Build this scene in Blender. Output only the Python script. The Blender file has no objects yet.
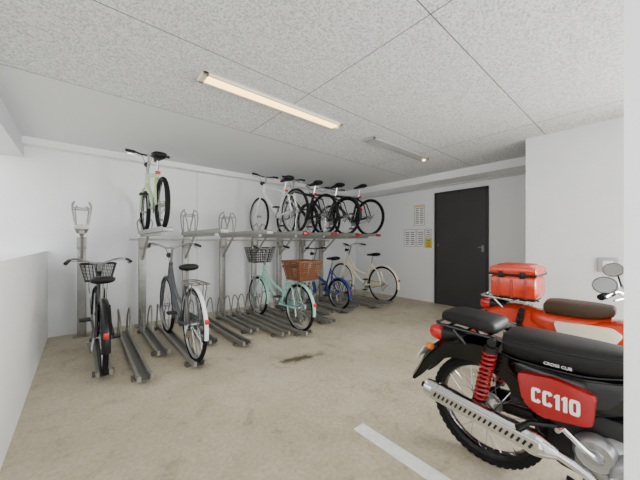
import bpy, bmesh, math, random
from mathutils import Vector, Matrix
random.seed(5)
S = bpy.context.scene; COL = S.collection
PI = math.pi
def R(d): return math.radians(d)
def lin(c):
    return c/12.92 if c <= .04045 else ((c+.055)/1.055)**2.4
def hexc(h):
    return tuple(lin(int(h[i:i+2], 16)/255) for i in (0, 2, 4))

# ------------------------------------------------------------------ materials
def mat(name, col, rough=.5, metal=0., var=.08, scale=12, bump=0, bscale=80, emit=0, coat=0, spec=.5, joints=()):
    m = bpy.data.materials.new(name); m.use_nodes = True
    nt = m.node_tree; b = nt.nodes['Principled BSDF']
    c = hexc(col)
    tc = nt.nodes.new('ShaderNodeTexCoord'); nz = nt.nodes.new('ShaderNodeTexNoise')
    nz.inputs['Scale'].default_value = scale; nz.inputs['Detail'].default_value = 4
    nt.links.new(tc.outputs['Object'], nz.inputs['Vector'])
    rp = nt.nodes.new('ShaderNodeValToRGB')
    rp.color_ramp.elements[0].position = .3; rp.color_ramp.elements[1].position = .7
    rp.color_ramp.elements[0].color = (*[x*(1-var) for x in c], 1)
    rp.color_ramp.elements[1].color = (*[min(1, x*(1+var)) for x in c], 1)
    nt.links.new(nz.outputs['Fac'], rp.inputs['Fac'])
    out = rp.outputs['Color']
    if joints:                                   # thin vertical panel joints at given x
        sp = nt.nodes.new('ShaderNodeSeparateXYZ'); nt.links.new(tc.outputs['Object'], sp.inputs[0])
        for j in joints:
            cp = nt.nodes.new('ShaderNodeMath'); cp.operation = 'COMPARE'; cp.inputs[1].default_value = j; cp.inputs[2].default_value = .005
            nt.links.new(sp.outputs['X'], cp.inputs[0])
            mx = nt.nodes.new('ShaderNodeMix'); mx.data_type = 'RGBA'; nt.links.new(cp.outputs[0], mx.inputs[0])
            nt.links.new(out, mx.inputs[6]); mx.inputs[7].default_value = (*[x*.62 for x in c], 1); out = mx.outputs[2]
    nt.links.new(out, b.inputs['Base Color'])
    b.inputs['Roughness'].default_value = rough; b.inputs['Metallic'].default_value = metal
    b.inputs['Specular IOR Level'].default_value = spec
    if coat: b.inputs['Coat Weight'].default_value = coat; b.inputs['Coat Roughness'].default_value = .08
    if emit:
        nt.links.new(rp.outputs['Color'], b.inputs['Emission Color']); b.inputs['Emission Strength'].default_value = emit
    if bump:
        n2 = nt.nodes.new('ShaderNodeTexNoise'); n2.inputs['Scale'].default_value = bscale; n2.inputs['Detail'].default_value = 3
        nt.links.new(tc.outputs['Object'], n2.inputs['Vector'])
        bp = nt.nodes.new('ShaderNodeBump'); bp.inputs['Strength'].default_value = bump; bp.inputs['Distance'].default_value = .01
        nt.links.new(n2.outputs['Fac'], bp.inputs['Height']); nt.links.new(bp.outputs['Normal'], b.inputs['Normal'])
    return m

def floor_mat():
    m = bpy.data.materials.new('concrete_floor'); m.use_nodes = True
    nt = m.node_tree; N = nt.nodes; L = nt.links; b = N['Principled BSDF']
    tc = N.new('ShaderNodeTexCoord')
    def noise(s, d=5, ro=.6, dist=0):
        n = N.new('ShaderNodeTexNoise'); n.inputs['Scale'].default_value = s; n.inputs['Detail'].default_value = d
        n.inputs['Roughness'].default_value = ro; n.inputs['Distortion'].default_value = dist
        L.new(tc.outputs['Object'], n.inputs['Vector']); return n
    def ramp(src, stops):
        r = N.new('ShaderNodeValToRGB'); e = r.color_ramp.elements
        e[0].position, e[0].color = stops[0][0], (*hexc(stops[0][1]), 1)
        e[1].position, e[1].color = stops[-1][0], (*hexc(stops[-1][1]), 1)
        for p, c in stops[1:-1]:
            x = e.new(p); x.color = (*hexc(c), 1)
        L.new(src, r.inputs['Fac']); return r
    def mix(a, bb, fac, mode='MULTIPLY'):
        x = N.new('ShaderNodeMix'); x.data_type = 'RGBA'; x.blend_type = mode
        if isinstance(fac, float): x.inputs[0].default_value = fac
        else: L.new(fac, x.inputs[0])
        L.new(a, x.inputs[6]); L.new(bb, x.inputs[7]); return x.outputs[2]
    base = ramp(noise(1.1, 6, .6, .4).outputs['Fac'], [(.3, 'bcb29b'), (.5, 'cbc2ad'), (.72, 'd7cfbd')])
    spots = ramp(noise(5, 8, .72, .6).outputs['Fac'], [(.28, 'b4ad9e'), (.43, 'f1eee8'), (.6, 'ffffff')])
    fine = ramp(noise(42, 6, .7).outputs['Fac'], [(.3, 'dbd8cf'), (.6, 'ffffff')])
    c = mix(base.outputs['Color'], spots.outputs['Color'], .75)
    c = mix(c, fine.outputs['Color'], .8)
    # dark elongated oil stain on the slab
    sub = N.new('ShaderNodeMapping'); sub.vector_type = 'TEXTURE'
    sub.inputs['Location'].default_value = (1.60, 2.20, 0); sub.inputs['Rotation'].default_value = (0, 0, R(-8)); sub.inputs['Scale'].default_value = (.62, .20, 1)
    L.new(tc.outputs['Object'], sub.inputs['Vector'])
    ln = N.new('ShaderNodeVectorMath'); ln.operation = 'LENGTH'; L.new(sub.outputs['Vector'], ln.inputs[0])
    ad = N.new('ShaderNodeMath'); ad.operation = 'MULTIPLY_ADD'; ad.inputs[1].default_value = 1.1
    L.new(noise(11, 6, .65).outputs['Fac'], ad.inputs[0]); L.new(ln.outputs['Value'], ad.inputs[2])
    st = ramp(ad.outputs['Value'], [(.66, '5a4f42'), (1.0, 'ffffff')])
    c = mix(c, st.outputs['Color'], .9)
    L.new(c, b.inputs['Base Color'])
    rr = N.new('ShaderNodeMapRange'); rr.inputs[3].default_value = .45; rr.inputs[4].default_value = .75
    L.new(noise(3, 6, .7).outputs['Fac'], rr.inputs[0]); L.new(rr.outputs[0], b.inputs['Roughness'])
    b.inputs['Specular IOR Level'].default_value = .35
    bp = N.new('ShaderNodeBump'); bp.inputs['Strength'].default_value = .12; bp.inputs['Distance'].default_value = .004
    L.new(noise(60, 4).outputs['Fac'], bp.inputs['Height']); L.new(bp.outputs['Normal'], b.inputs['Normal'])
    return m

def ceiling_mat():
    m = bpy.data.materials.new('mineral_ceiling'); m.use_nodes = True
    nt = m.node_tree; N = nt.nodes; L = nt.links; b = N['Principled BSDF']
    tc = N.new('ShaderNodeTexCoord')
    mp = N.new('ShaderNodeMapping'); mp.inputs['Location'].default_value = (-1.37+4.06, -.73+4.08, 0)
    L.new(tc.outputs['Object'], mp.inputs['Vector'])
    br = N.new('ShaderNodeTexBrick'); br.offset = 0; br.squash = 1
    br.inputs['Scale'].default_value = 1; br.inputs['Brick Width'].default_value = 2.03; br.inputs['Row Height'].default_value = 1.02
    br.inputs['Mortar Size'].default_value = .0035; br.inputs['Mortar Smooth'].default_value = .1
    L.new(mp.outputs['Vector'], br.inputs['Vector'])
    n = N.new('ShaderNodeTexNoise'); n.inputs['Scale'].default_value = 82; n.inputs['Detail'].default_value = 4; n.inputs['Roughness'].default_value = .7
    L.new(tc.outputs['Object'], n.inputs['Vector'])
    r = N.new('ShaderNodeValToRGB'); r.color_ramp.elements[0].position = .37; r.color_ramp.elements[1].position = .56
    r.color_ramp.elements[0].color = (*hexc('b4b8bc'), 1); r.color_ramp.elements[1].color = (*hexc('f0f4f8'), 1)
    L.new(n.outputs['Fac'], r.inputs['Fac'])
    # textured boards stop at y = 2.77; the strip behind them is smooth paint without joints
    sp = N.new('ShaderNodeSeparateXYZ'); L.new(tc.outputs['Object'], sp.inputs[0])
    lt = N.new('ShaderNodeMath'); lt.operation = 'LESS_THAN'; lt.inputs[1].default_value = 2.775; L.new(sp.outputs['Y'], lt.inputs[0])
    mu = N.new('ShaderNodeMath'); mu.operation = 'MULTIPLY'; L.new(br.outputs['Fac'], mu.inputs[0]); L.new(lt.outputs[0], mu.inputs[1])
    sm = N.new('ShaderNodeMix'); sm.data_type = 'RGBA'; L.new(lt.outputs[0], sm.inputs[0])
    sm.inputs[6].default_value = (*hexc('d6dadd'), 1); L.new(r.outputs['Color'], sm.inputs[7])
    x = N.new('ShaderNodeMix'); x.data_type = 'RGBA'; L.new(mu.outputs[0], x.inputs[0]); L.new(sm.outputs[2], x.inputs[6])
    x.inputs[7].default_value = (*hexc('66696c'), 1)
    L.new(x.outputs[2], b.inputs['Base Color']); b.inputs['Roughness'].default_value = .95
    hm = N.new('ShaderNodeMath'); hm.operation = 'MULTIPLY'; L.new(n.outputs['Fac'], hm.inputs[0]); L.new(lt.outputs[0], hm.inputs[1])
    bp = N.new('ShaderNodeBump'); bp.inputs['Strength'].default_value = 1; bp.inputs['Distance'].default_value = .014
    L.new(hm.outputs[0], bp.inputs['Height']); L.new(bp.outputs['Normal'], b.inputs['Normal'])
    return m

M = {}
M['floor'] = floor_mat(); M['ceil'] = ceiling_mat()
M['wall'] = mat('white_painted_wall', 'eceeef', .85, 0, .02, 1.5, .12, 120)
M['wall_p'] = mat('bright_white_parapet', 'f8f9f9', .8, 0, .01, 1.5, .12, 120)
M['wall_j'] = mat('white_panel_wall', 'e6e8ea', .85, 0, .02, 1.5, .12, 120, joints=(1.38, 3.25))
M['beam'] = mat('pale_grey_beam', 'cfd2d5', .85, 0, .02, 1.5, .12, 120)
M['wall_b'] = mat('white_block_wall', 'd9dcde', .85, 0, .03, 3, .35, 60)
M['door'] = mat('charcoal_door', '403f3f', .5, 0, .05, 3, spec=.3)
M['doorframe'] = mat('dark_door_frame', '2f2e2e', .45, spec=.3)
M['steel'] = mat('galvanised_steel', '8f8d86', .42, .45, .14, 20)
M['steel_l'] = mat('light_galvanised_steel', '9b9a95', .45, .35, .12, 20)
M['steel_d'] = mat('dull_zinc_steel', '6c6a64', .5, .3, .14, 25)
M['pipe'] = mat('painted_conduit', 'c4c6c7', .6, 0, .03)
M['chrome'] = mat('chrome', 'd0d2d4', .14, 1, .03)
M['alu'] = mat('brushed_aluminium', '9fa1a3', .35, .8, .08)
M['rubber'] = mat('black_rubber', '0f0f10', .8, 0, .15, 40, spec=.25)
M['blackp'] = mat('black_plastic', '0d0d0e', .45, 0, .1, spec=.35)
M['gloss'] = mat('gloss_black_paint', '040405', .15, 0, .05, coat=.12, spec=.35)
M['vinyl'] = mat('black_vinyl', '0b0b0c', .5, 0, .1, 10, .12, 250, spec=.28)
M['brown'] = mat('brown_vinyl', '3a2a1b', .55, 0, .1, 10, .15, 250, spec=.3)
M['red'] = mat('red_paint', '950a10', .3, 0, .05, coat=.15)
M['redlens'] = mat('red_lens', 'c01014', .15, 0, .05, coat=.3)
M['amber'] = mat('amber_lens', 'd96c18', .2, 0, .05)
M['orange'] = mat('orange_red_paint', 'c93316', .24, 0, .05, coat=.4)
M['orange_d'] = mat('orange_plastic_trim', 'a82a10', .4, 0, .05)
M['white'] = mat('white_paint', 'e8e9e8', .4, 0, .03)
M['badge'] = mat('silver_badge', 'c9cbcd', .35, .3, .03)
M['line'] = mat('worn_white_line', 'f2f1ee', .7, 0, .08, 30)
M['cream'] = mat('cream_paint', 'ece5cf', .35, 0, .04)
M['mint'] = mat('mint_paint', '9dcbc0', .35, 0, .04)
M['blue'] = mat('blue_paint', '183a80', .3, 0, .05)
M['green'] = mat('pale_green_paint', 'aecb9c', .35, 0, .05)
M['black'] = mat('black_frame_paint', '121315', .3, 0, .05, spec=.35)
M['silver'] = mat('silver_paint', '616568', .3, .45, .05)
M['navy'] = mat('dark_grey_frame', '1d2026', .3, 0, .05, spec=.4)
M['wicker'] = mat('brown_wicker', '6e452b', .7, 0, .5, 70, .4, 80)
M['mirror'] = mat('mirror_glass', 'e3e6e8', .18, .9, .01)
M['paper'] = mat('white_paper', 'f0f0ee', .8, 0, .02)
M['yellow'] = mat('yellow_paper', 'e2c524', .8, 0, .05)
M['ink'] = mat('grey_print', '74767a', .8)
M['tube_on'] = mat('lit_diffuser', 'ffd684', .4, 0, .0, emit=5.5)
M['tube_off'] = mat('unlit_diffuser', 'aeb2b5', .4, 0, .02)
M['lamp_h'] = mat('lamp_housing', 'e6e0cc', .5, 0, .02)
M['lamp_g'] = mat('grey_lamp_housing', 'a2a5a8', .5, 0, .03)
M['glass'] = mat('clear_lens', 'e6ebee', .08, 0, .02)

# ------------------------------------------------------------------ mesh builder
AX = {'x': (Vector((0,1,0)), Vector((0,0,1)), Vector((1,0,0))),
      'y': (Vector((1,0,0)), Vector((0,0,1)), Vector((0,1,0))),
      'z': (Vector((1,0,0)), Vector((0,1,0)), Vector((0,0,1)))}
def smooth(pts, n=5):
    P = [Vector(p) for p in pts]; out = []
    for i in range(len(P)-1):
        p0 = P[i-1] if i else P[0]*2-P[1]; p1, p2 = P[i], P[i+1]
        p3 = P[i+2] if i+2 < len(P) else P[-1]*2-P[-2]
        for j in range(n):
            t = j/n
            out.append(.5*((2*p1)+(p2-p0)*t+(2*p0-5*p1+4*p2-p3)*t*t+(3*p1-p0-3*p2+p3)*t**3))
    out.append(P[-1]); return out
class MB:
    def __init__(s): s.bm = bmesh.new()
    def box(s, c, size, rot=None, bev=0):
        vs = bmesh.ops.create_cube(s.bm, size=1)['verts']
        Mx = Matrix.Translation(c) @ (rot.to_4x4() if rot else Matrix()) @ Matrix.Diagonal((*size, 1))
        bmesh.ops.transform(s.bm, matrix=Mx, verts=vs)
        if bev:
            es = {e for v in vs for e in v.link_edges}
            bmesh.ops.bevel(s.bm, geom=list(es), offset=bev, segments=2, affect='EDGES', profile=.5)
        return s
    def rings(s, rings, closed=False, cap=True):
        V = [[s.bm.verts.new(p) for p in r] for r in rings]; n = len(V[0]); m = len(V)
        for i in range(m if closed else m-1):
            a, b = V[i], V[(i+1) % m]
            for j in range(n):
                s.bm.faces.new((a[j], a[(j+1) % n], b[(j+1) % n], b[j]))
        if cap and not closed:
            s.bm.faces.new(V[0][::-1]); s.bm.faces.new(V[-1])
        return s
    def tube(s, pts, r, n=8, closed=False):
        P = [Vector(p) for p in pts]; m = len(P); T = []
        for i in range(m):
            if closed: a, b = P[i-1], P[(i+1) % m]
            else: a, b = P[max(i-1, 0)], P[min(i+1, m-1)]
            T.append((b-a).normalized())
        t = T[0]; u = t.orthogonal().normalized(); out = []
        for i in range(m):
            t = T[i]; u = (u - t*u.dot(t)).normalized(); v = t.cross(u)
            rr = r[i] if isinstance(r, (list, tuple)) else r
            out.append([P[i]+rr*(math.cos(2*PI*j/n)*u+math.sin(2*PI*j/n)*v) for j in range(n)])
        return s.rings(out, closed)
    def lathe(s, prof, c, ax='y', n=28, a0=0, a1=360, closedprof=False):
        u, v, w = AX[ax]; c = Vector(c)
        full = abs(a1-a0) >= 359.9
        K = n if full else n+1; st = []
        for k in range(K):
            a = R(a0+(a1-a0)*k/n); d = math.cos(a)*u+math.sin(a)*v
            st.append([c+d*max(pr, 1e-4)+w*pt for pr, pt in prof])
        if closedprof: return s.rings(st, closed=full)
        V = [[s.bm.verts.new(p) for p in r] for r in st]
        for i in range(K if full else K-1):
            a, b = V[i], V[(i+1) % K]
            for j in range(len(prof)-1):
                s.bm.faces.new((a[j], a[j+1], b[j+1], b[j]))
        return s
    def torus(s, c, Rr, r, ax='y', n=40, m=8, sq=1):
        return s.lathe([(Rr+r*math.cos(2*PI*j/m), sq*r*math.sin(2*PI*j/m)) for j in range(m)], c, ax, n, closedprof=True)
    def prism(s, poly, y0, y1, bev=0):          # polygon in x-z pushed from y0 to y1
        a = [s.bm.verts.new((x, y0, z)) for x, z in poly]; b = [s.bm.verts.new((x, y1, z)) for x, z in poly]
        n = len(poly); f0 = s.bm.faces.new(a); f1 = s.bm.faces.new(b[::-1])
        for j in range(n): s.bm.faces.new((a[j], b[j], b[(j+1) % n], a[(j+1) % n]))
        if bev:
            es = list(f0.edges)+list(f1.edges)
            bmesh.ops.bevel(s.bm, geom=es, offset=bev, segments=2, affect='EDGES', profile=.5)
        return s
    def band(s, outer, inner, y0, y1, closed):  # flat letter stroke between two x-z outlines
        return s.rings([[(o[0], y0, o[1]), (o[0], y1, o[1]), (i[0], y1, i[1]), (i[0], y0, i[1])] for o, i in zip(outer, inner)], closed)
    def body(s, secs, e=3.2, n=20):             # (x, zc, halfw, halfh[, yc]) superellipse stations along x
        out = []
        for sc in secs:
            x, zc, w, h = sc[:4]; yc = sc[4] if len(sc) > 4 else 0
            rg = []
            for j in range(n):
                a = 2*PI*j/n; ca, sa = math.cos(a), math.sin(a)
                rg.append((x, yc+w*math.copysign(abs(ca)**(2/e), ca), zc+h*math.copysign(abs(sa)**(2/e), sa)))
            out.append(rg)
        return s.rings(out)
    def strip(s, path, hw, arch, th, m=6):      # mudguard: arched section swept on a path in x-z
        P = [Vector(p) for p in path]; out = []
        for i in range(len(P)):
            t = (P[min(i+1, len(P)-1)]-P[max(i-1, 0)]).normalized(); nn = Vector((t.z, 0, -t.x))
            w = hw[i] if isinstance(hw, list) else hw
            top = [P[i]+Vector((0, -w+2*w*j/m, 0))+nn*arch*(1-(2*j/m-1)**2) for j in range(m+1)]
            out.append(top+[p-nn*th for p in top[::-1]])
        return s.rings(out)
    def build(s, name, m, parent=None, smoothf=True, ang=40):
        me = bpy.data.meshes.new(name)
        bmesh.ops.recalc_face_normals(s.bm, faces=s.bm.faces[:]); s.bm.to_mesh(me); s.bm.free()
        if smoothf:
            me.shade_smooth(); me.set_sharp_from_angle(angle=R(ang))
        me.materials.append(M[m] if isinstance(m, str) else m)
        o = bpy.data.objects.new(name, me); COL.objects.link(o)
        if parent: o.parent = parent
        return o
def thing(name, label, cat, loc, rz=0, group=None, sc=1):
    o = bpy.data.objects.new(name, None); COL.objects.link(o); o.empty_display_size = .1
    o.location = loc; o.rotation_euler = (0, 0, rz); o.scale = (sc, sc, sc)
    return tag(o, label, cat, group)
def tag(o, label, cat, group=None):
    o['label'] = label; o['category'] = cat
    if group: o['group'] = group
    return o
def struct(o): o['kind'] = 'structure'; return o
def lettering(txt, size, m, parent, loc, rot, name='lettering', ext=.001, bold=.02, sx=1):
    cu = bpy.data.curves.new(name, 'FONT'); cu.body = txt; cu.size = size; cu.extrude = ext; cu.align_x = 'CENTER'; cu.align_y = 'CENTER'
    cu.offset = size*bold; cu.space_character = 1+bold*1.5
    t = bpy.data.objects.new('tmp', cu); COL.objects.link(t); bpy.context.view_layer.update()
    me = bpy.data.meshes.new_from_object(t); bpy.data.objects.remove(t); bpy.data.curves.remove(cu)
    me.name = name; me.materials.clear(); me.materials.append(M[m])
    o = bpy.data.objects.new(name, me); COL.objects.link(o); o.parent = parent; o.location = loc; o.rotation_euler = rot; o.scale = (sx, 1, 1)
    return o

# ------------------------------------------------------------------ room
CH = 2.30; BW = 4.60; DW = 5.03
def sbox(name, m, x0, x1, y0, y1, z0, z1, parent=None):
    o = MB().box(((x0+x1)/2, (y0+y1)/2, (z0+z1)/2), (x1-x0, y1-y0, z1-z0)).build(name, m, parent, False)
    return o
struct(sbox('floor', 'floor', -6, 8, -6, 4.9, -.2, 0))
struct(sbox('ceiling', 'ceil', -.75, 5.3, -2.6, 4.9, CH, CH+.2))
struct(sbox('wall_back', 'wall_j', -.75, 5.3, BW, BW+.2, 0, CH))
struct(sbox('wall_right', 'wall', DW, DW+.2, .9, BW, 0, CH))
struct(sbox('wall_right_near', 'wall_b', 3.85, DW+.2, -.45, .91, 0, CH))  # stops short out of view; gap added there to let side light in
struct(sbox('wall_left', 'wall_p', -.55, -.305, -3.2, BW, 0, 1.03))
struct(sbox('trim_1', 'beam', -.75, -.50, -2.6, BW, 2.09, CH))
struct(sbox('trim_2', 'wall', 4.6, DW, .91, BW, 2.18, CH))
struct(sbox('trim_3', 'wall', -.50, 4.6, 4.46, BW, 2.225, CH))
struct(sbox('wall_front', 'wall', .86, 1.0, -.35, .034, 0, CH))
struct(MB().tube([(DW-.014, .91, 2.155), (DW-.014, BW, 2.155)], .014, 10).build('conduit', 'pipe'))  # thin painted conduit along the door wall, below the beam
dr = MB().box((DW-.012, 2.135, 1.01), (.03, .84, 2.02)).build('door_1', 'door', None, False); struct(dr)
fr = MB()
fr.box((DW-.014, 1.70, 1.02), (.045, .035, 2.04)).box((DW-.014, 2.57, 1.02), (.045, .035, 2.04)).box((DW-.014, 2.135, 2.03), (.045, .905, .035))
fr.build('door_frame', 'doorframe', dr, False)
hd = MB().box((DW-.032, 1.765, 1.03), (.012, .032, .11), None, .004)
hd.tube([(DW-.035, 1.765, 1.05), (DW-.07, 1.765, 1.05), (DW-.075, 1.775, 1.05), (DW-.075, 1.82, 1.05)], .007)
hd.build('door_handle', 'steel', dr)
MB().box((DW-.03, 2.52, 1.08), (.006, .022, .035)).build('door_plate', 'steel_d', dr, False)
tag(MB().box((1.285, .2, .0025), (.085, 1.9, .003)).build('parking_line', 'line', None, False), 'white painted parking line on the concrete beside the black motorcycle', 'parking line')

def ceiling_light(x0, x1, y, on, label):
    t = thing('ceiling_light', label, 'ceiling light', ((x0+x1)/2, y, CH), 0, 'slim lights in a line on the ceiling')
    h = (x1-x0)/2
    b = MB(); w = .066
    for s in (-1, 1):
        b.box((0, s*(w-.010), -.012), (2*h, .020, .024), None, .003); b.box((s*(h-.02), 0, -.012), (.04, 2*w, .024), None, .003)
    b.box((0, 0, -.003), (2*h, 2*w, .006))
    b.build('housing', 'lamp_h' if on else 'lamp_g', t, False)
    MB().box((0, 0, -.015), (2*h-.085, 2*w-.042, .016), None, .004).build('diffuser', 'tube_on' if on else 'tube_off', t)
    MB().lathe([(0, -.038), (.020, -.036), (.024, -.024), (0, -.024)], (h-.025, 0, 0), 'z', 14).build('pilot_lamp', 'white' if on else 'tube_on', t)
ceiling_light(.63, 1.97, 2.03, True, 'lit slim light with warm glowing strip on the ceiling')
ceiling_light(2.45, 3.65, 2.03, False, 'unlit grey slim light on the ceiling nearer the dark door')

# notices on the door wall
def notice(y0, y1, z0, z1, m, label, rows, cols=1, band=None):
    o = thing('notice_sheet', label, 'notice', (DW-.001, (y0+y1)/2, z0), 0, 'notices on the wall left of the door')
    w = y1-y0; h = z1-z0
    MB().box((0, 0, h/2), (.004, w, h)).build('sheet', m, o, False)
    bd = MB()
    for s in (-1, 1):
        bd.box((-.0018, s*(w/2-.003), h/2), (.003, .006, h)); bd.box((-.0018, 0, h/2+s*(h/2-.003)), (.003, w, .006))
    bd.build('sheet_border', 'ink', o, False)
    p = MB()
    for c in range(cols):
        cw = w*.86/cols; yc = -w*.43+cw*(c+.5)
        for i in range(rows):
            q = cw*.85*random.uniform(.7, 1)
            p.box((-.0024, yc, h*(.08+.8*(i+.5)/rows)), (.001, q, h*.34/rows))
    p.build('printed_lines', 'ink', o, False)
    if band:
        MB().box((-.0028, 0, h*.94), (.001, w*.9, h*.05)).build('heading_band', band, o, False)
notice(2.80, 3.02, 1.46, 1.86, 'paper', 'tall white printed notice pinned above the other notices', 9, 2, 'yellow')
notice(2.98, 3.25, 1.05, 1.39, 'paper', 'white printed notice at lower left of the notice group', 7, 2)
notice(2.80, 2.965, 1.05, 1.39, 'paper', 'narrow white notice between the wide white and yellow sheets', 7, 1)
notice(2.66, 2.785, 1.22, 1.39, 'paper', 'small white notice directly above the yellow notice', 4, 1)
notice(2.66, 2.785, 1.03, 1.21, 'yellow', 'small yellow notice nearest the dark door', 3, 1)
ob = thing('wall_socket_box', 'pale socket box fixed on the white wall behind the motorcycle mirrors', 'socket box', (3.85, .255, .84))
MB().box((-.012, 0, .07), (.024, .14, .14), None, .005).build('case', 'lamp_g', ob)
MB().box((-.026, 0, .07), (.006, .07, .08), None, .002).build('cover', 'white', ob)

# ------------------------------------------------------------------ bicycle racks
def floor_rail(X, y0, label):
    t = thing('floor_rail', label, 'bicycle rail', (X, y0, 0), PI/2, 'floor rails of the bicycle rack')
    L = 4.2-y0
    MB().box((L/2, 0, .0325), (L, .07, .005)).build('channel', 'steel_d', t, False)
    for s in (-1, 1):                            # slim side tubes, their near ends bent up a little
        sd = MB(); y = s*.043
        pr = lambda x, z: [(x, y-.010, z-.020), (x, y+.010, z-.020), (x, y+.012, z-.016), (x, y+.012, z+.016), (x, y+.010, z+.020), (x, y-.010, z+.020), (x, y-.012, z+.016), (x, y-.012, z-.016)]
        sd.rings([pr(-.05, .072), pr(.02, .062), pr(.10, .053), pr(L, .053)])
        sd.build('side_rail', 'steel', t)
    for x in (.14, L-.08):
        MB().box((x, 0, .016), (.06, .15, .032)).build('foot', 'steel_d', t, False)
    for s in (-1, 1):
        hb = MB(); hb.tube(smooth([(L-.34, s*.043, .07), (L-.30, s*.045, .22), (L-.23, s*.054, .33), (L-.14, s*.054, .33), (L-.07, s*.045, .22), (L-.03, s*.043, .07)], 4), .009, 6)
        hb.build('wheel_hoop', 'steel', t)
RAILS = [(.14, 2.88, 'floor rail holding the dark bicycle beside the low wall'),
 (.38, 2.58, 'long empty floor rail just right of the dark basket bicycle'),
 (.60, 3.06, 'short empty floor rail just left of the silver bicycle'),
 (.79, 2.58, 'floor rail under the silver bicycle with black saddle'),
 (1.08, 3.05, 'short empty floor rail just right of the silver bicycle'),
 (1.33, 2.78, 'long empty floor rail midway between silver and mint bicycles'),
 (1.58, 3.12, 'short empty floor rail second to the left of the mint bicycle'),
 (1.80, 2.77, 'empty floor rail immediately left of the mint bicycle'),
 (2.03, 2.62, 'floor rail under the mint bicycle with wicker basket'),
 (2.30, 3.10, 'empty floor rail immediately right of the mint bicycle'),
 (2.58, 2.80, 'second empty floor rail to the right of the mint bicycle'),
 (2.88, 3.15, 'empty floor rail immediately left of the small blue bicycle'),
 (3.20, 3.07, 'floor rail under the small wheeled blue bicycle'),
 (3.50, 3.2, 'empty floor rail immediately right of the small blue bicycle'),
 (3.84, 2.95, 'empty floor rail immediately left of the cream white bicycle'),
 (4.20, 3.02, 'floor rail under the cream white bicycle in the far corner')]
for a in RAILS: floor_rail(*a)

UZ = 1.24
def upper_rack(X, label, loaded=True):
    t = thing('upper_rack', label, 'bicycle rack', (X, 4.42, 0), PI/2, 'posts and upper rails of the two tier rack')
    MB().box((0, 0, .595), (.06, .085, 1.19), None, .006).build('post', 'steel_l', t)
    MB().box((0, 0, .005), (.13, .16, .01)).build('base_plate', 'steel', t, False)
    pr = [(-.045, UZ+.040), (-.045, UZ-.006), (.045, UZ-.006), (.045, UZ+.040), (.040, UZ+.040), (.040, UZ-.001), (-.040, UZ-.001), (-.040, UZ+.040)]
    b = MB(); b.rings([[(-1.46, y, z) for y, z in pr], [(.03, y, z) for y, z in pr]])
    b.box((-.6, 0, UZ-.022), (1.3, .036, .032))
    b.build('upper_rail', 'steel_l', t, False)
    MB().tube([(-.02, 0, .90), (-.42, 0, UZ-.036)], .016, 8).build('brace', 'steel_l', t)
    MB().box((-.05, 0, 1.12), (.06, .09, .14), None, .004).build('bracket', 'steel', t)
    MB().box((-1.48, 0, UZ+.008), (.035, .09, .04), None, .008).build('pull_handle', 'red' if loaded and X > 2 else 'steel_l', t)
    for s in (-1, 1):
        for q in ((0,) if loaded else (0, 1)):
            hb = MB(); w = .070 if loaded else .082-.022*q; tp = UZ+(.20 if loaded else .35-.05*q); k = (tp-UZ)/.36
            xo = .045*q
            hb.tube(smooth([(-.36+xo, s*.043, UZ+.02), (-.34+xo, s*(w-.008), UZ+.2*k), (-.29+xo, s*w, tp-.05), (-.20, s*(w-.018), tp), (-.11-xo, s*w, tp-.05), (-.06-xo, s*(w-.008), UZ+.2*k), (-.03-xo, s*.043, UZ+.02)], 4), .008, 6)
            hb.build('wheel_hoop', 'steel_l', t)
    if not loaded:
        for x, z in ((-.315, UZ+.27), (-.085, UZ+.27)):
            MB().tube([(x, -.078, z), (x, .078, z)], .007, 6).build('hoop_tie', 'steel_l', t)
UX = (2.26, 2.77, 3.28, 3.79)
UP = [(0.0, 'empty rack post nearest the low wall with bare wire hoop on top', False),
 (.62, 'rack post and rail carrying the pale green upper bicycle'),
 (1.16, 'empty upper rack just right of the pale green bicycle', False),
 (1.71, 'empty upper rack just left of the white upper bicycle, wire hoop bare', False),
 (UX[0], 'rack post and rail carrying the white upper bicycle'),
 (UX[1], 'rack post and rail carrying the black bicycle right of the white upper one'),
 (UX[2], 'rack post and rail carrying the middle dark bicycle up high'),
 (UX[3], 'rack post and rail carrying the upper bicycle nearest the door')]
for a in UP: upper_rack(*a)
tag(MB().box((2.22, 4.373, 1.165), (3.5, .02, .025), None, .004).build('rack_crossbar', 'steel_l'), 'long grey steel crossbar joining the rack posts below upper rails', 'crossbar')

# ------------------------------------------------------------------ bicycles
def bike_wheel(root, name, cx, r, tyre='rubber', rim='alu', tw=.019, ns=28):
    c = (cx, 0, r)
    w = MB().lathe([(r-.020, -.012), (r-.036, -.011), (r-.042, 0), (r-.036, .011), (r-.020, .012), (r-.026, 0)], c, 'y', 48, closedprof=True).build(name, rim, root)
    MB().torus(c, r-tw, tw, 'y', 48, 8).build('tyre', tyre, w)
    sp = MB()
    for i in range(ns):
        a = 2*PI*i/ns; sd = -1 if i % 2 else 1; a2 = a+(.55 if (i//2) % 2 else -.55)
        sp.tube([(cx+.02*math.cos(a2), sd*.028, r+.02*math.sin(a2)), (cx+(r-.038)*math.cos(a), 0, r+(r-.038)*math.sin(a))], .0014, 3)
    sp.build('spokes', 'chrome', w)
    MB().lathe([(0, -.06), (.006, -.06), (.006, -.034), (.024, -.032), (.024, -.026), (.014, -.02), (.014, .02), (.024, .026), (.024, .032), (.006, .034), (.006, .06), (0, .06)], c, 'y', 14).build('hub', 'alu', w)
    return w
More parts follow.
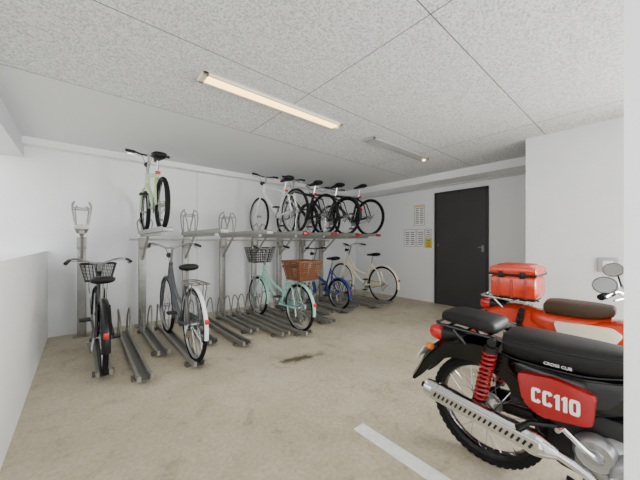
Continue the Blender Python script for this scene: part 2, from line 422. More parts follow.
def wire_basket(c, bl, bw, tl, tw, h, nv=9, r=.0036, nr=6, rim=2):
    b = MB(); cx, cy, cz = c
    def ring(t):
        l = (bl+(tl-bl)*t)/2; w = (bw+(tw-bw)*t)/2; z = cz+h*t
        return [(cx-l, cy-w, z), (cx+l, cy-w, z), (cx+l, cy+w, z), (cx-l, cy+w, z)]
    for i_ in range(nr+1):
        t = i_/nr
        q = ring(t)
        for i in range(4): b.tube([q[i], q[(i+1) % 4]], r*rim if i_ == nr else r, 5)
    q0, q1 = ring(0), ring(1)
    for i in range(4):
        for k in range(nv):
            f = k/nv
            p = Vector(q0[i]).lerp(Vector(q0[(i+1) % 4]), f); q = Vector(q1[i]).lerp(Vector(q1[(i+1) % 4]), f)
            b.tube([p, q], r, 4)
    for k in range(1, nv):
        f = k/nv
        b.tube([Vector(q0[0]).lerp(Vector(q0[1]), f), Vector(q0[3]).lerp(Vector(q0[2]), f)], r, 4)
        b.tube([Vector(q0[1]).lerp(Vector(q0[2]), f), Vector(q0[0]).lerp(Vector(q0[3]), f)], r, 4)
    return b
def bicycle(label, X, Y, z, group, r=.33, wb=1.06, col='silver', style='city', bar='city', hz=1.0, sz=.84, saddle='vinyl', basket=None,
            rear_basket=False, rack=False, fender=None, rfender=None, guard=None, tyre='rubber', stand=True, grip='blackp', fw=1.0, ft=1.0, tw=.019, bs=1.0, bw=1.0):
    root = thing('bicycle', label, 'bicycle', (X, Y, z), PI/2, group)
    bbx = .42*wb/1.06; bb = Vector((bbx, 0, .275)); st = Vector((bbx-.155, 0, min(.70, sz-.16)))
    hb = Vector((wb-.145, 0, 2*r+.03)); ht = Vector((wb-.205, 0, 2*r+.19))
    if style == 'fold': ht = Vector((wb-.17, 0, 2*r+.14)); hb = Vector((wb-.12, 0, 2*r+.02))
    f = MB(); f.tube([hb, ht], .019*ft, 10); f.tube([bb, st], .0155*ft, 8)
    f.lathe([(0, -.036), (.021, -.036), (.021, .036), (0, .036)], bb, 'y', 12)
    hl, hu = hb.lerp(ht, .2), hb.lerp(ht, .8)
    if style == 'city':
        f.tube(smooth([hl, (wb*.62, 0, .43), bb+Vector((.03, 0, .02))], 6), .018*ft, 8)
        f.tube(smooth([hu, (wb*.62, 0, .55), bb.lerp(st, .45)], 6), .015*ft, 8)
    elif style == 'fold':
        f.tube(smooth([hb.lerp(ht, .5), (wb*.66, 0, .5), bb.lerp(st, .3)], 6), .026, 10)
        f.tube([bb.lerp(st, .3), bb], .02, 8)
    else:
        f.tube([hl, bb], .020*ft, 8); f.tube([hu, st-Vector((0, 0, .03)) if style == 'mtb' else st-Vector((0, 0, .015))], .017*ft, 8)
    for s in (-1, 1):
        f.tube([st+Vector((.01, s*.012, -.04)), (.09, s*.045, r+.24), (0, s*.055, r)], .008*ft, 6)
        f.tube([bb+Vector((-.02, s*.03, 0)), (bbx*.6, s*.042, (r+.275)/2), (0, s*.055, r)], .009*ft, 6)
    f.build('frame', col, root)
    k = MB(); k.tube([hb+Vector((.002, 0, -.0)), hb+Vector((.008, 0, -.02))], .02, 8)
    for s in (-1, 1):
        k.tube(smooth([hb+Vector((.004, s*.012, -.012)), hb+Vector((.016, s*.042, -.045)), (wb-.05, s*.05, r+.16), (wb, s*.055, r)], 4), .010*ft, 6)
    k.build('fork', col, root)
    bike_wheel(root, 'front_wheel', wb, r, tyre, tw=tw); bike_wheel(root, 'rear_wheel', 0, r, tyre, tw=tw)
    dv = (ht-hb).normalized(); hd = ht+dv*((hz-ht.z-.02)/dv.z); hx = hd.x
    s_ = MB(); s_.tube([ht, hd], .013, 8); s_.tube([hd, (hx+.05, 0, hz)], .014, 8); s_.build('stem', 'alu', root)
    if bar == 'city':
        half = [(hx+.05, 0, hz), (hx+.06, .05*bw, hz), (hx+.065, .13*bw, hz+.035), (hx+.03, .205*bw, hz+.05), (hx-.05, .235*bw, hz+.04), (hx-.15, .255*bw, hz+.02)]
        gp = (Vector(half[4]).lerp(Vector(half[5]), .05), Vector(half[5])+Vector((-.015, .003, -.003)))
    else:
        half = [(hx+.05, 0, hz), (hx+.05, .08, hz+.005), (hx+.035, .14, hz+.015), (hx+.02, .222, hz+.015)]
        gp = (Vector(half[2]), Vector(half[3])+Vector((-.001, .010, 0)))
    mir = [(x, -y, zz) for x, y, zz in half[::-1]]
    hbar = MB().tube(smooth(mir[:-1]+half, 4), .0105, 8).build('handlebar', 'alu' if bar == 'city' else 'black', root)
    for s in (1, -1):
        a, b = [Vector((v.x, s*v.y, v.z)) for v in gp]
        MB().tube([a, b], .0165, 8).build('grip', grip, hbar)
        d = (b-a).normalized(); fwv = Vector((.03, s*.01, -.035)) if bar == 'city' else Vector((.05, 0, -.02))
        MB().tube(smooth([a-d*.03, a+fwv-d*.01, a+fwv+d*.07], 3), .0055, 6).build('brake_lever', 'chrome', hbar)
        cb = MB().tube(smooth([a-d*.03+fwv*.5, Vector((hx+.12, s*.06, hz+.01)), Vector((hx+.08, s*.02, hz-.12)), ht+Vector((.035, 0, -.08))], 4), .003, 4)
        cb.build('brake_cable', 'blackp', hbar)
    sp = MB().tube([st-Vector((0, 0, .02)), (st.x-.035, 0, sz-.03)], .0125, 8); sp.build('seat_post', 'chrome', root)
    sx = st.x-.04; w = .092 if bar == 'city' else .075
    sd = MB().body([(sx-.125, sz+.01, w*.55, .012), (sx-.115, sz+.012, w*.85, .026), (sx-.07, sz+.01, w, .034), (sx-.01, sz+.004, w*.7, .03), (sx+.06, sz, w*.38, .024), (sx+.125, sz-.002, w*.27, .018), (sx+.145, sz-.006, w*.16, .01)], 2.4)
    sd.build('saddle', saddle, root)
    cr = MB().lathe([(.0, -.05), (.075, -.05), (.078, -.046), (.075, -.042), (0, -.042)], bb, 'y', 28)
    cr.tube([bb+Vector((0, -.062, 0)), bb+Vector((0, .062, 0))], .010, 8)
    cr.tube([bb+Vector((-.008, -.058, .01)), bb+Vector((.11, -.075, -.125))], .009, 6); cr.tube([bb+Vector((.008, .055, -.01)), bb+Vector((-.11, .075, .125))], .009, 6)
    cr = cr.build('crankset', 'alu', root)
    for v, s in ((bb+Vector((.11, -.118, -.125)), -1), (bb+Vector((-.11, .118, .125)), 1)):
        MB().box(v, (.085, .08, .022), None, .005).build('pedal', 'blackp', cr)
    ch = MB().tube([(bbx, -.046, .275+.078), (0, -.046, r+.03), (-.03, -.046, r), (0, -.046, r-.03), (bbx, -.046, .275-.078), (bbx+.078, -.046, .275)], .004, 5, True)
    ch.build('chain', 'steel_d', root)
    if guard:
        g = MB(); pts = [(bbx+.095*math.cos(R(a)), .275+.095*math.sin(R(a))) for a in range(-90, 91, 20)]+[(.02, r+.045), (-.05, r+.03), (-.05, r-.02), (.02, r-.03)]
        g.prism(pts, -.07, -.057, .003); g.build('chain_guard', guard, root)
    if fender:
        pf = [(r+.006, -.03*fw), (r+.018, -.02*fw), (r+.022, 0), (r+.018, .02*fw), (r+.006, .03*fw), (r+.003, .028*fw), (r+.014, .018*fw), (r+.018, 0), (r+.014, -.018*fw), (r+.003, -.028*fw)]
        MB().lathe(pf, (wb, 0, r), 'y', 24, 40, 195, True).build('front_fender', fender, root)
        rf = MB().lathe(pf, (0, 0, r), 'y', 30, 12, 190, True); rf.build('rear_fender', rfender or fender, root)
        a = R(165)
        MB().box(((r+.03)*math.cos(a), 0, r+(r+.03)*math.sin(a)), (.014, .035, .04), None, .004).build('reflector', 'redlens', root)
    else:
        MB().box((st.x-.04, 0, st.z-.0), (.02, .05, .035), None, .004).build('reflector', 'redlens', root)
    rz = 2*r+.055
    if rack or rear_basket:
        q = MB()
        for s in (-1, 1):
            q.tube([(.17, s*.03, rz), (.12, s*.065, rz), (-.22, s*.065, rz), (-.24, s*.02, rz)], .006, 6)
            q.tube([(0, s*.062, r), (-.06, s*.065, rz)], .005, 6); q.tube([(0, s*.062, r), (-.16, s*.065, rz)], .005, 6)
        for x in (-.2, -.08, .04): q.tube([(x, -.065, rz), (x, .065, rz)], .005, 6)
        q.tube([(.17, -.03, rz), (.17, .03, rz)], .006, 6); q.tube([(-.05, 0, rz), (-.24, 0, rz)], .006, 6)
        q.build('rear_rack', 'steel_d' if rack else 'alu', root)
    if rear_basket:
        wk = wire_basket((-.06, 0, rz+.014), .28, .26, .36, .34, .215, nv=11, r=.0058, nr=9, rim=2.1)
        bk = wk.build('rear_basket', 'wicker', root)
    if basket:
        bx = hx+.11+.125*bs; bz = max(hz-.20, 2*r+.055)
        bk = wire_basket((bx, 0, bz), .20*bs, .26*bs, .27*bs, .36*bs, .215*bs); bk.build('front_basket', basket, root)
        q = MB()
        for s in (-1, 1): q.tube([(wb, s*.06, r), (wb+.01, s*.10*bs, bz+.005)], .005, 6)
        q.tube([(hx+.03, 0, hz-.05), (bx-.11*bs, 0, hz-.05)], .008, 6)
        q.build('basket_stay', 'chrome', root)
        hlx = wb+.075; hlz = 2*r-.02
    else:
        hlx = hx+.13; hlz = hz-.09
        if style != 'mtb':
            MB().tube([(hx+.01, 0, hz-.08), (hlx-.03, 0, hlz)], .006, 6).build('lamp_bracket', 'blackp', root)
    if style != 'mtb':
        lp = MB().lathe([(0, -.05), (.02, -.045), (.03, 0), (.032, .022), (0, .024)], (hlx, .0, hlz), 'x', 14).build('headlight', 'blackp' if not basket else 'alu', root)
        MB().lathe([(0, .03), (.02, .028), (.029, .0225), (0, .0222)], (hlx, .0, hlz), 'x', 14).build('lens', 'glass', lp)
        if basket:
            MB().tube([(wb, .06, r), (hlx, .055, hlz-.1), (hlx, .02, hlz)], .005, 5).build('lamp_bracket', 'alu', root)
    if stand:
        q = MB().tube([(-.01, .068, r), (-.05, .085, r-.1), (-.2, .11, r+.03)], .007, 6); q.build('kickstand', 'alu', root)
    return root
LO = 'bicycles parked on the floor rails'; UPG = 'bicycles stored on the upper rails'
bicycle('dark bicycle with black wire front basket beside the low white wall', .14, 2.96, .036, LO, .30, 1.02, 'black', 'city', 'city', .87, .75, basket='blackp', fender='black', guard='black', rack=False, bs=.86)
bicycle('dark silver city bicycle with white rear mudguard, second on floor from low wall', .79, 2.72, .036, LO, .335, 1.08, 'silver', 'city', 'city', 1.03, .84, rack=True, fender='silver', rfender='white', guard='silver', fw=.6, ft=1.2)
bicycle('mint green bicycle with black front basket and brown wicker rear basket', 2.03, 2.78, .036, LO, .29, 1.05, 'mint', 'city', 'city', 1.0, .78, basket='blackp', rear_basket=True, fender='mint', guard='mint', fw=.7, ft=1.2)
bicycle('small wheeled blue folding bicycle between mint and cream white bicycles', 3.20, 3.28, .036, LO, .25, .88, 'blue', 'fold', 'flat', .98, .82, fender='blue', tyre='rubber')
bicycle('cream white city bicycle on the floor in the far corner', 4.20, 3.16, .036, LO, .33, 1.06, 'cream', 'city', 'city', 1.03, .86, rack=False, fender='cream', guard='cream', ft=1.6)
bicycle('pale green bicycle up on the rail nearest the low wall', .62, 3.20, UZ, UPG, .275, 1.00, 'green', 'sport', 'flat', .95, .79, fender=None, tw=.024, ft=1.3)
bicycle('white bicycle up high, leftmost of the crowded upper row', UX[0], 3.20, UZ, UPG, .32, 1.03, 'white', 'sport', 'flat', .95, .80, fender=None, rack=False, ft=1.5)
bicycle('black bicycle up high, just right of the white one', UX[1], 3.16, UZ, UPG, .31, 1.02, 'black', 'mtb', 'flat', .97, .80, fender=None, ft=1.3, tw=.021)
bicycle('dark grey bicycle with swept handlebar in middle of the crowded upper row', UX[2], 3.20, UZ, UPG, .31, 1.03, 'navy', 'sport', 'city', .88, .84, fender='navy', tw=.022, ft=1.2, bw=.86, fw=.8)
bicycle('black mountain bicycle up high, nearest the dark door', UX[3], 3.14, UZ, UPG, .32, 1.03, 'black', 'mtb', 'flat', .92, .88, fender=None, tw=.025, ft=1.4)

# ------------------------------------------------------------------ motorcycles
def moto_wheel(root, name, cx, r, rim='gloss'):
    c = (cx, 0, r)
    w = MB().lathe([(r-.038, -.030), (r-.056, -.024), (r-.062, 0), (r-.056, .024), (r-.038, .030), (r-.046, 0)], c, 'y', 56, closedprof=True).build(name, rim, root)
    t = MB().lathe([(r-.038, -.030), (r-.018, -.037), (r-.006, -.030), (r, -.012), (r, .012), (r-.006, .030), (r-.018, .037), (r-.038, .030), (r-.047, 0)], c, 'y', 64, closedprof=True)
    for i in range(48):
        a = 2*PI*i/48; d = Vector((math.cos(a), 0, math.sin(a)))
        for s in (-1, 1):
            t.box(Vector(c)+d*(r-.008)+Vector((0, s*.019, 0)), (.012, .024, .020), Matrix.Rotation(-a, 3, 'Y'))
    t.build('tyre', 'rubber', w)
    sp = MB()
    for i in range(36):
        a = 2*PI*i/36; sd = -1 if i % 2 else 1; a2 = a+(.5 if (i//2) % 2 else -.5)
        sp.tube([(cx+.055*math.cos(a2), sd*.045, r+.055*math.sin(a2)), (cx+(r-.058)*math.cos(a), sd*.005, r+(r-.058)*math.sin(a))], .0021, 4)
    sp.build('spokes', 'chrome', w)
    MB().lathe([(0, -.085), (.012, -.085), (.012, -.06), (.05, -.058), (.06, -.05), (.06, -.04), (.052, -.035), (.052, .035), (.06, .04), (.06, .055), (.045, .06), (.012, .062), (.012, .085), (0, .085)], c, 'y', 28).build('hub', 'steel_d', w)
def rpoly(pts, rad=.02, n=4):
    out = []; m = len(pts)
    for i in range(m):
        p = Vector((*pts[i], 0)); a = Vector((*pts[i-1], 0)); b = Vector((*pts[(i+1) % m], 0))
        u = (a-p).normalized(); v = (b-p).normalized(); p0 = p+u*rad; p1 = p+v*rad
        for k in range(n+1):
            t = k/n; q = p0*(1-t)**2+p*2*t*(1-t)+p1*t*t; out.append((q.x, q.y))
    return out
def block_letters(txt, x0, z0, h, w, sw, gap, y0, y1):
    """Bold condensed block figures C, 1 and 0 as solid strokes."""
    b = MB(); x = x0
    def rr(cx, cz, a, c, e, t0, t1, n):
        return [(cx+a*math.copysign(abs(math.cos(t))**(2/e), math.cos(t)), cz+c*math.copysign(abs(math.sin(t))**(2/e), math.sin(t))) for t in [R(t0+(t1-t0)*k/n) for k in range(n+1)]]
    for ch in txt:
        cx, cz = x+w/2, z0+h/2
        if ch == 'C':
            b.band(rr(cx, cz, w/2, h/2, 4.5, 20, 340, 26), rr(cx, cz, w/2-sw, h/2-sw, 4.5, 20, 340, 26), y0, y1, False); x += w+gap
        elif ch == '0':
            b.band(rr(cx, cz, w/2, h/2, 4.5, 0, 345, 23), rr(cx, cz, w/2-sw, h/2-sw, 4.5, 0, 345, 23), y0, y1, True); x += w+gap
        else:
            b.prism([(x, z0+h*.72), (x, z0+h*.86), (x+sw*.7, z0+h), (x+sw*1.55, z0+h), (x+sw*1.55, z0), (x+sw*.45, z0), (x+sw*.45, z0+h*.76)], y0, y1); x += sw*1.55+gap
    return b
def motorcycle(label, X, Y, wb, r, paint, seatm, coverm, black, hx, hz):
    root = thing('motorcycle', label, 'motorcycle', (X, Y, 0), -PI/2, 'motorcycles parked side by side')
    moto_wheel(root, 'rear_wheel', 0, r, 'gloss' if black else 'chrome'); moto_wheel(root, 'front_wheel', wb, r, 'gloss' if black else 'chrome')
    sw = MB()
    for s in (-1, 1):
        sw.tube([(-.03, s*.095, r), (.20, s*.095, r+.005), (.42, s*.07, r+.03)], .017, 8)
        sw.box((-.01, s*.095, r), (.09, .012, .05), None, .004)
    sw.tube([(.42, -.07, r+.03), (.42, .07, r+.03)], .02, 8); sw.build('swingarm', 'blackp', root)
    MB().prism(rpoly([(-.07, r-.05), (.42, r-.03), (.42, r+.10), (-.07, r+.055)], .04), .105, .135, .008).build('chain_case', paint if not black else 'gloss', root)
    # dark frame plates joining swingarm pivot, side covers and engine
    MB().prism(rpoly([(.29, .21), (.44, .20), (.50, .30), (.52, .46), (.30, .46), (.27, .33)], .03), -.10, .10, .008).build('frame_plate', 'blackp', root)
    # shocks
    for s in (-1, 1):
        yy = .135 if black else .112
        p0 = Vector((.005, s*yy, r+.03)); p1 = Vector((.075, s*yy, .655 if black else .60)); d = (p1-p0)
        sh = MB(); sh.tube([p0, p0+d*.45], .013, 10); sh.tube([p0+d*.4, p1], .009, 10)
        for p in (p0, p1): sh.lathe([(0, -.016), (.02, -.016), (.02, .016), (0, .016)], p, 'y', 12)
        k = 1 if black else .72
        sh.tube([p1-d*.06, p1-d*.14], .03*k, 14); sh.tube([p0+d*.16, p0+d*.2], .03*k, 14)
        sh = sh.build('shock_absorber', 'blackp', root)
        u = d.normalized(); e1 = Vector((0, 1, 0)); e2 = u.cross(e1); hp = []
        for i in range(11*12+1):
            t = i/(11*12); a = 2*PI*11*t; hp.append(p0+d*(.2+.68*t)+.0255*k*(math.cos(a)*e1+math.sin(a)*e2))
        MB().tube(hp, .0066, 6).build('spring', 'red' if black else 'blackp', sh)
    # rear mudguard with side valance
    pth = smooth([(.24, 0, .47), (.18, 0, .56), (.05, 0, .605), (-.09, 0, .60), (-.20, 0, .555), (-.285, 0, .465), (-.335, 0, .375), (-.37, 0, .315)] if black else
                 [(.34, 0, .45), (.26, 0, .54), (.12, 0, .59), (-.04, 0, .595), (-.17, 0, .55), (-.26, 0, .46), (-.315, 0, .33)], 5)
    fe = MB().strip(pth, .088, .03, .006); fe.build('rear_fender', paint, root)
    for s in (-1, 1):
        up = [(p.x, p.z-.004) for p in pth]
        inn = []
        for i, (x, z) in enumerate(up):
            t = i/(len(up)-1); dpt = (.115*(1-t)**.9+.014) if black else (.12*(1-t)**.8+.03)
            dv = Vector((0-x, r-z)); dv.normalize(); inn.append((x+dv.x*dpt, z+dv.y*dpt))
        q = MB(); ya, yb = s*.083, s*.088
        q.rings([[(up[i][0], ya, up[i][1]), (up[i][0], yb, up[i][1]), (inn[i][0], yb, inn[i][1]), (inn[i][0], ya, inn[i][1])] for i in range(len(up))])
        q.build('fender_side', paint, root)
    # tail
    tx, tz = (-.238, .605) if black else (-.20, .60)
    tl = MB().body([(tx+.05, tz, .05, .03), (tx+.02, tz, .06, .042), (tx-.02, tz+.0, .058, .042), (tx-.045, tz, .045, .032), (tx-.052, tz, .03, .02)], 3); tl.build('tail_light', 'redlens', root)
    MB().body([(tx+.15, tz+.01, .06, .02), (tx+.09, tz+.01, .058, .036), (tx+.045, tz, .062, .046), (tx+.03, tz, .06, .044)], 3).build('tail_bracket', 'blackp', root)
    for s in (-1, 1):
        q = MB().tube([(tx+.03, s*.04, tz-.045), (tx+.0, s*.10, tz-.06)], .007, 8).build('turn_signal', 'blackp', root)
        MB().lathe([(0, -.024), (.012, -.022), (.019, 0), (.018, .014), (0, .018)], (tx-.005, s*.115, tz-.06), 'x', 14).build('lens', 'amber', q)
    pl = MB().box((tx-.085, 0, tz-.125), (.004, .17, .09), Matrix.Rotation(R(32), 3, 'Y')); pl.build('licence_plate', 'paper', root, False)
    # carrier
    cz = .665
    q = MB()
    for s in (-1, 1):
        q.tube(smooth([(.14, s*.09, cz-.02), (.08, s*.11, cz), (-.17, s*.11, cz+.012), (-.225, s*.07, cz+.012)], 3), .0085, 8)
        q.tube([(-.12, s*.11, cz), (-.06, s*.10, .60)], .007, 6)
    for x in (-.225, -.15, -.05, .05): q.tube([(x, -.11 if x > -.2 else -.07, cz+.01), (x, .11 if x > -.2 else .07, cz+.01)], .007, 6)
    q.build('rear_carrier', 'gloss' if black else 'chrome', root)
    if black:
        MB().body([(-.190, .722, .085, .016), (-.18, .723, .108, .026), (-.14, .724, .118, .031), (-.02, .717, .122, .033), (.05, .71, .12, .032), (.07, .706, .11, .027), (.078, .704, .09, .018)], 4.2).build('pillion_pad', seatm, root)
        st = MB().body([(.100, .652, .09, .035), (.112, .652, .122, .050), (.17, .652, .135, .058), (.30, .651, .135, .058), (.40, .652, .118, .058), (.48, .658, .09, .052), (.535, .666, .065, .04), (.545, .67, .05, .02)], 3.4).build('seat', seatm, root)
        MB().tube(smooth([(.105, -.116, .610), (.17, -.136, .604), (.30, -.136, .602), (.40, -.119, .603), (.50, -.082, .618)], 4), .0035, 5).build('seat_piping', 'blackp', st)
        MB().tube(smooth([(.115, -.118, .672), (.17, -.1345, .678), (.30, -.1345, .678), (.40, -.118, .678), (.49, -.084, .678)], 4), .003, 5).build('seat_piping', 'blackp', st)
        lettering('CROSS CUB', .0165, 'badge', root, (.31, -.1365, .622), (PI/2, 0, 0), 'seat_lettering', sx=1.0, bold=.02)
    else:
        MB().body([(.20, .645, .09, .03), (.215, .647, .12, .05), (.28, .65, .132, .055), (.42, .65, .125, .055), (.50, .655, .10, .05), (.56, .665, .07, .035), (.57, .667, .05, .015)], 3.2).build('seat', seatm, root)
        bx = MB().body([(-.135, .778, .130, .065), (-.128, .778, .150, .083), (-.10, .782, .157, .090), (.135, .782, .157, .090), (.163, .778, .150, .083), (.17, .778, .130, .065)], 7, 28).build('top_box', paint, root)
        lid = MB().body([(-.140, .901, .130, .020), (-.134, .903, .155, .029), (-.09, .908, .164, .040), (.125, .908, .164, .040), (.168, .903, .155, .029), (.175, .901, .130, .020)], 6, 28).build('box_lid', paint, bx)
        for yy in (-.10, -.05, 0, .05, .10):
            MB().box((.017, yy, .948), (.22, .018, .010), None, .003).build('lid_ridge', 'orange_d', lid)
        MB().box((.017, 0, .874), (.322, .324, .018), None, .003).build('box_seam', 'blackp', bx)
        MB().box((.017, 0, .684), (.27, .21, .026), None, .005).build('box_base', 'blackp', bx)
        for yy in (-.06, .06):
            MB().box((-.139, yy, .78), (.008, .02, .16), None, .002).build('box_rib', 'orange_d', bx)
        for xx in (-.075, .017, .109):
            MB().box((xx, -.159, .766), (.018, .008, .14), None, .002).build('box_rib', 'orange_d', bx)
        for xx in (-.055, .09):
            for s in (-1, 1):
                MB().box((xx, s*.167, .873), (.035, .012, .05), None, .004).build('latch', 'blackp', bx)
    # body under seat and backbone
    MB().body([(.09, .56, .05, .03), (.13, .555, .10, .055), (.25, .53, .125, .085), (.38, .51, .125, .10), (.47, .52, .10, .09), (.55, .56, .06, .06)], 3).build('under_seat_body', 'gloss' if black else paint, root)
    bb = MB().tube(smooth([(.46, 0, .54), (.62, 0, .52), (.78, 0, .60), (max(wb-.29, hx+.0), 0, hz-.12)], 5), [.055]*16, 14); bb.build('backbone_cover', 'gloss' if black else paint, root)
    if not black:
        MB().body([(.44, .53, .11, .05), (.50, .52, .13, .08), (.60, .50, .14, .11), (.68, .52, .145, .13), (.74, .56, .13, .11), (.78, .60, .09, .08)], 3).build('leg_shield', paint, root)
    for s in (-1, 1):
        y0, y1 = (-.155, -.12) if s < 0 else (.12, .155)
        pts = [(.175, .558), (.195, .445), (.25, .398), (.415, .428), (.425, .548), (.30, .571)] if black else [(.27, .565), (.30, .47), (.38, .44), (.56, .455), (.61, .54), (.56, .575)]
        if not black: y0, y1 = y0-.008*(s < 0), y1+.008*(s > 0)
        c = MB().prism(rpoly(pts, .02), y0, y1, .006).build('side_cover', coverm, root)
        if black and s < 0:
            block_letters('CC110', .228, .455, .060, .032, .0112, .0055, -.1575, -.154).build('side_lettering', 'white', c, False)
    # engine
    e = MB(); e.body([(.34, .30, .06, .05), (.36, .30, .11, .085), (.46, .30, .135, .105), (.58, .30, .135, .10), (.66, .32, .10, .075), (.68, .33, .08, .06)], 3.5)
    e.lathe([(0, -.185), (.030, -.185), (.034, -.180), (.060, -.180), (.066, -.185), (.074, -.183), (.085, -.17), (.09, -.12), (0, -.12)], (.54, 0, .29), 'y', 28)
    e.lathe([(0, -.175), (.025, -.175), (.028, -.170), (.046, -.171), (.052, -.172), (.062, -.16), (.065, -.12), (0, -.12)], (.42, 0, .335), 'y', 24)
    e.lathe([(0, .17), (.075, .168), (.09, .15), (.09, .11), (0, .11)], (.50, 0, .29), 'y', 28)
    e = e.build('engine', 'alu', root)
    fn = MB()
    for i in range(7): fn.box((.69+.02*i, 0, .345+.004*i), (.006, .15, .15), Matrix.Rotation(R(-8), 3, 'Y'))
    fn.box((.75, 0, .357), (.13, .10, .10)); fn.box((.85, 0, .37), (.07, .13, .13), None, .015); fn.build('cylinder', 'alu', e)
    for a in range(0, 360, 60):
        MB().lathe([(0, -.192), (.008, -.190), (.008, -.17), (0, -.17)], (.54+.072*math.cos(R(a)), 0, .29+.072*math.sin(R(a))), 'y', 8).build('bolt', 'chrome', e)
    # exhaust
    ex = MB().tube(smooth([(.84, -.03, .31), (.80, -.10, .235), (.66, -.17, .19), (.50, -.185, .20), (.40, -.18, .265), (.30, -.18, .297)], 5), .018, 10).build('exhaust_pipe', 'chrome', root)
    u0 = Vector((.32, -.18, .293)); u1 = Vector((-.235, -.18, .350)); dd = (u1-u0)
    MB().tube([u0, u0+dd*.05, u0+dd*.10, u0+dd*.92, u0+dd*.985, u1], [.02, .036, .046, .046, .04, .026], 20).build('muffler', 'chrome', root)
    MB().tube([u1-dd*.02, u1+dd*.03], .015, 12).build('muffler_tip', 'blackp', root)
    rot = Matrix.Rotation(math.atan2(dd.z, -dd.x), 3, 'Y')
    hs = MB(); m0 = u0+dd*.50
    hs.box(m0+Vector((0, -.047, .006)), (.45, .006, .062), rot, .003)
    for t in (.14, .88): hs.lathe([(.049, -.012), (.049, .012), (.046, .012), (.046, -.012)], u0+dd*t, 'x', 20, closedprof=True)
    hs = hs.build('heat_shield', 'chrome', root)
    sl = MB()
    for i in range(20):
        p = m0+dd*(-.36+.72*i/19)+Vector((0, -.0505, .006)); sl.box(p, (.0085, .002, .024), rot @ Matrix.Rotation(R(22), 3, 'Y'), .0)
    sl.build('shield_slots', 'blackp', hs)
    # foot rests
    fp = MB(); fp.tube([(.52, -.27, .225), (.52, .27, .225)], .011, 8); fp.build('footrest_bar', 'steel_d', root)
    for s in (-1, 1):
        MB().tube([(.52, s*.19, .225), (.52, s*.28, .225)], .019, 10).build('footrest_rubber', 'rubber', root)
        q = MB().tube([(.30, s*.10, .36), (.22, s*.16, .36), (.20, s*.24, .365)], .011, 8); q.build('pillion_peg', 'blackp', root)
    MB().tube([(.44, -.17, .325), (.40, -.215, .37), (.34, -.22, .42), (.33, -.26, .425)], .009, 8).build('kick_starter', 'chrome', root)
    cs = MB()
    for s in (-1, 1): cs.tube([(.40, s*.07, .22), (.36, s*.13, .01)], .012, 8); cs.tube([(.36, s*.13, .011), (.30, s*.15, .011)], .011, 8)
    cs.tube([(.375, -.11, .08), (.375, .11, .08)], .009, 8); cs.build('centre_stand', 'blackp', root)
    # front end
    fk = MB()
    for s in (-1, 1):
        fk.tube([(wb, s*.08, r), (wb-.13, s*.08, r+.28)], .022, 10); fk.tube([(wb-.12, s*.08, r+.26), (hx+.03, s*.08, hz-.07)], .016, 10)
    fk.box((hx+.05, 0, hz-.10), (.06, .22, .03), None, .006); fk.box((wb-.13, 0, r+.30), (.06, .22, .03), None, .006)
    fk.tube([(hx+.045, 0, hz-.10), (wb-.13, 0, r+.30)], .024, 10)
    fk.build('fork', 'gloss' if black else 'chrome', root)
    arc = [(wb+(r+.04)*math.cos(R(a)), 0, r+(r+.04)*math.sin(R(a))) for a in range(25, 196, 10)]
    MB().strip(arc, .07, .02, .005).build('front_fender', paint, root)
    hl = MB().lathe([(0, -.09), (.05, -.085), (.08, -.05), (.092, .0), (.095, .03), (.085, .034), (0, .034)], (hx+.20, 0, hz-.12), 'x', 26).build('headlight', 'gloss' if black else paint, root)
    MB().lathe([(0, .06), (.05, .053), (.082, .036), (0, .0345)], (hx+.20, 0, hz-.12), 'x', 24).build('lens', 'glass', hl)
    MB().tube([(hx+.05, 0, hz-.12), (hx+.13, 0, hz-.12)], .02, 8).build('headlight_bracket', 'blackp', root)
    hbp = smooth([(hx-.06, -.35, hz), (hx-.02, -.22, hz+.02), (hx+.02, -.10, hz-.02), (hx+.03, 0, hz-.05), (hx+.02, .10, hz-.02), (hx-.02, .22, hz+.02), (hx-.06, .35, hz)], 4)
    hb = MB().tube(hbp, .0115, 8).build('handlebar', 'gloss' if black else 'chrome', root)
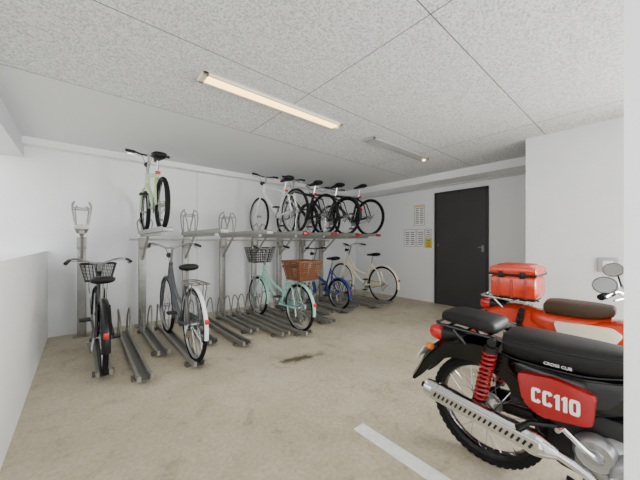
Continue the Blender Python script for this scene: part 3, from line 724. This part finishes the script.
    for s in (-1, 1):
        MB().tube([(hx-.075, s*.365, hz-.002), (hx-.035, s*.25, hz+.015)], .019, 10).build('grip', 'rubber', hb)
        MB().tube([(hx, s*.23, hz+.015), (hx+.02, s*.30, hz), (hx-.02, s*.38, hz-.01)], .006, 6).build('brake_lever', 'chrome', hb)
        mz = hz+.13 if black else (hz+.065 if s < 0 else hz+.12)
        mx = hx-.06
        MB().tube(smooth([(hx-.02, s*.21, hz+.03), (hx-.03, s*.26, hz+.06), (mx+.012, s*.30, mz)], 4), .006, 6).build('mirror_stem', 'blackp', root)
        mr = MB().lathe([(0, .03), (.035, .024), (.066, .004), (.068, -.006), (.064, -.009), (.06, -.004), (0, -.004)], (0, 0, 0), 'x', 28).build('mirror', 'blackp' if black else 'steel', root)
        mr.location = (mx, s*.30, mz); mr.scale = (1, 1, .78)
        mr.rotation_euler = (0, 0, R(10*s)) if black else (0, R(14), R(62))
        MB().lathe([(0, -.0075), (.058, -.0075), (.058, -.004), (0, -.004)], (0, 0, 0), 'x', 28).build('mirror_glass', 'mirror', mr)
    return root
motorcycle('black motorcycle with red side cover lettered CC110 and red springs', 1.60, .55, 1.23, .268, 'gloss', 'vinyl', 'red', True, .86, .93)
motorcycle('orange red motorcycle with matching top box and brown seat behind the black one', 2.70, .71, 1.13, .27, 'orange', 'brown', 'cream', False, .60, .80)

# ------------------------------------------------------------------ light
W = bpy.data.worlds.new('World'); S.world = W; W.use_nodes = True
bg = W.node_tree.nodes['Background']; bg.inputs[0].default_value = (.97, .985, 1, 1); bg.inputs[1].default_value = 3.3
def area(name, loc, rot, sx, sy, e, col=(1, 1, 1)):
    l = bpy.data.lights.new(name, 'AREA'); l.shape = 'RECTANGLE'; l.size = sx; l.size_y = sy; l.energy = e; l.color = col
    o = bpy.data.objects.new(name, l); COL.objects.link(o); o.location = loc; o.rotation_euler = rot; return o
area('rear_fill', (2.2, -2.5, 1.3), (R(92), 0, R(15)), 2.6, 2.0, 60, (1, .99, .97))  # fill light added behind the camera to brighten the room
area('side_fill', (4.6, -1.6, 1.4), (R(90), 0, R(62)), 1.8, 1.8, 290, (1, .99, .97))  # unseen fill light added on the right to brighten the low wall

cam = bpy.data.cameras.new('camera'); co = bpy.data.objects.new('camera', cam); COL.objects.link(co)
cam.sensor_width = 36; cam.lens = 280/640*36; cam.shift_y = 3/640; cam.clip_start = .02
co.location = (0, 0, 1.12); co.rotation_euler = (PI/2, 0, -R(40.4))
S.camera = co
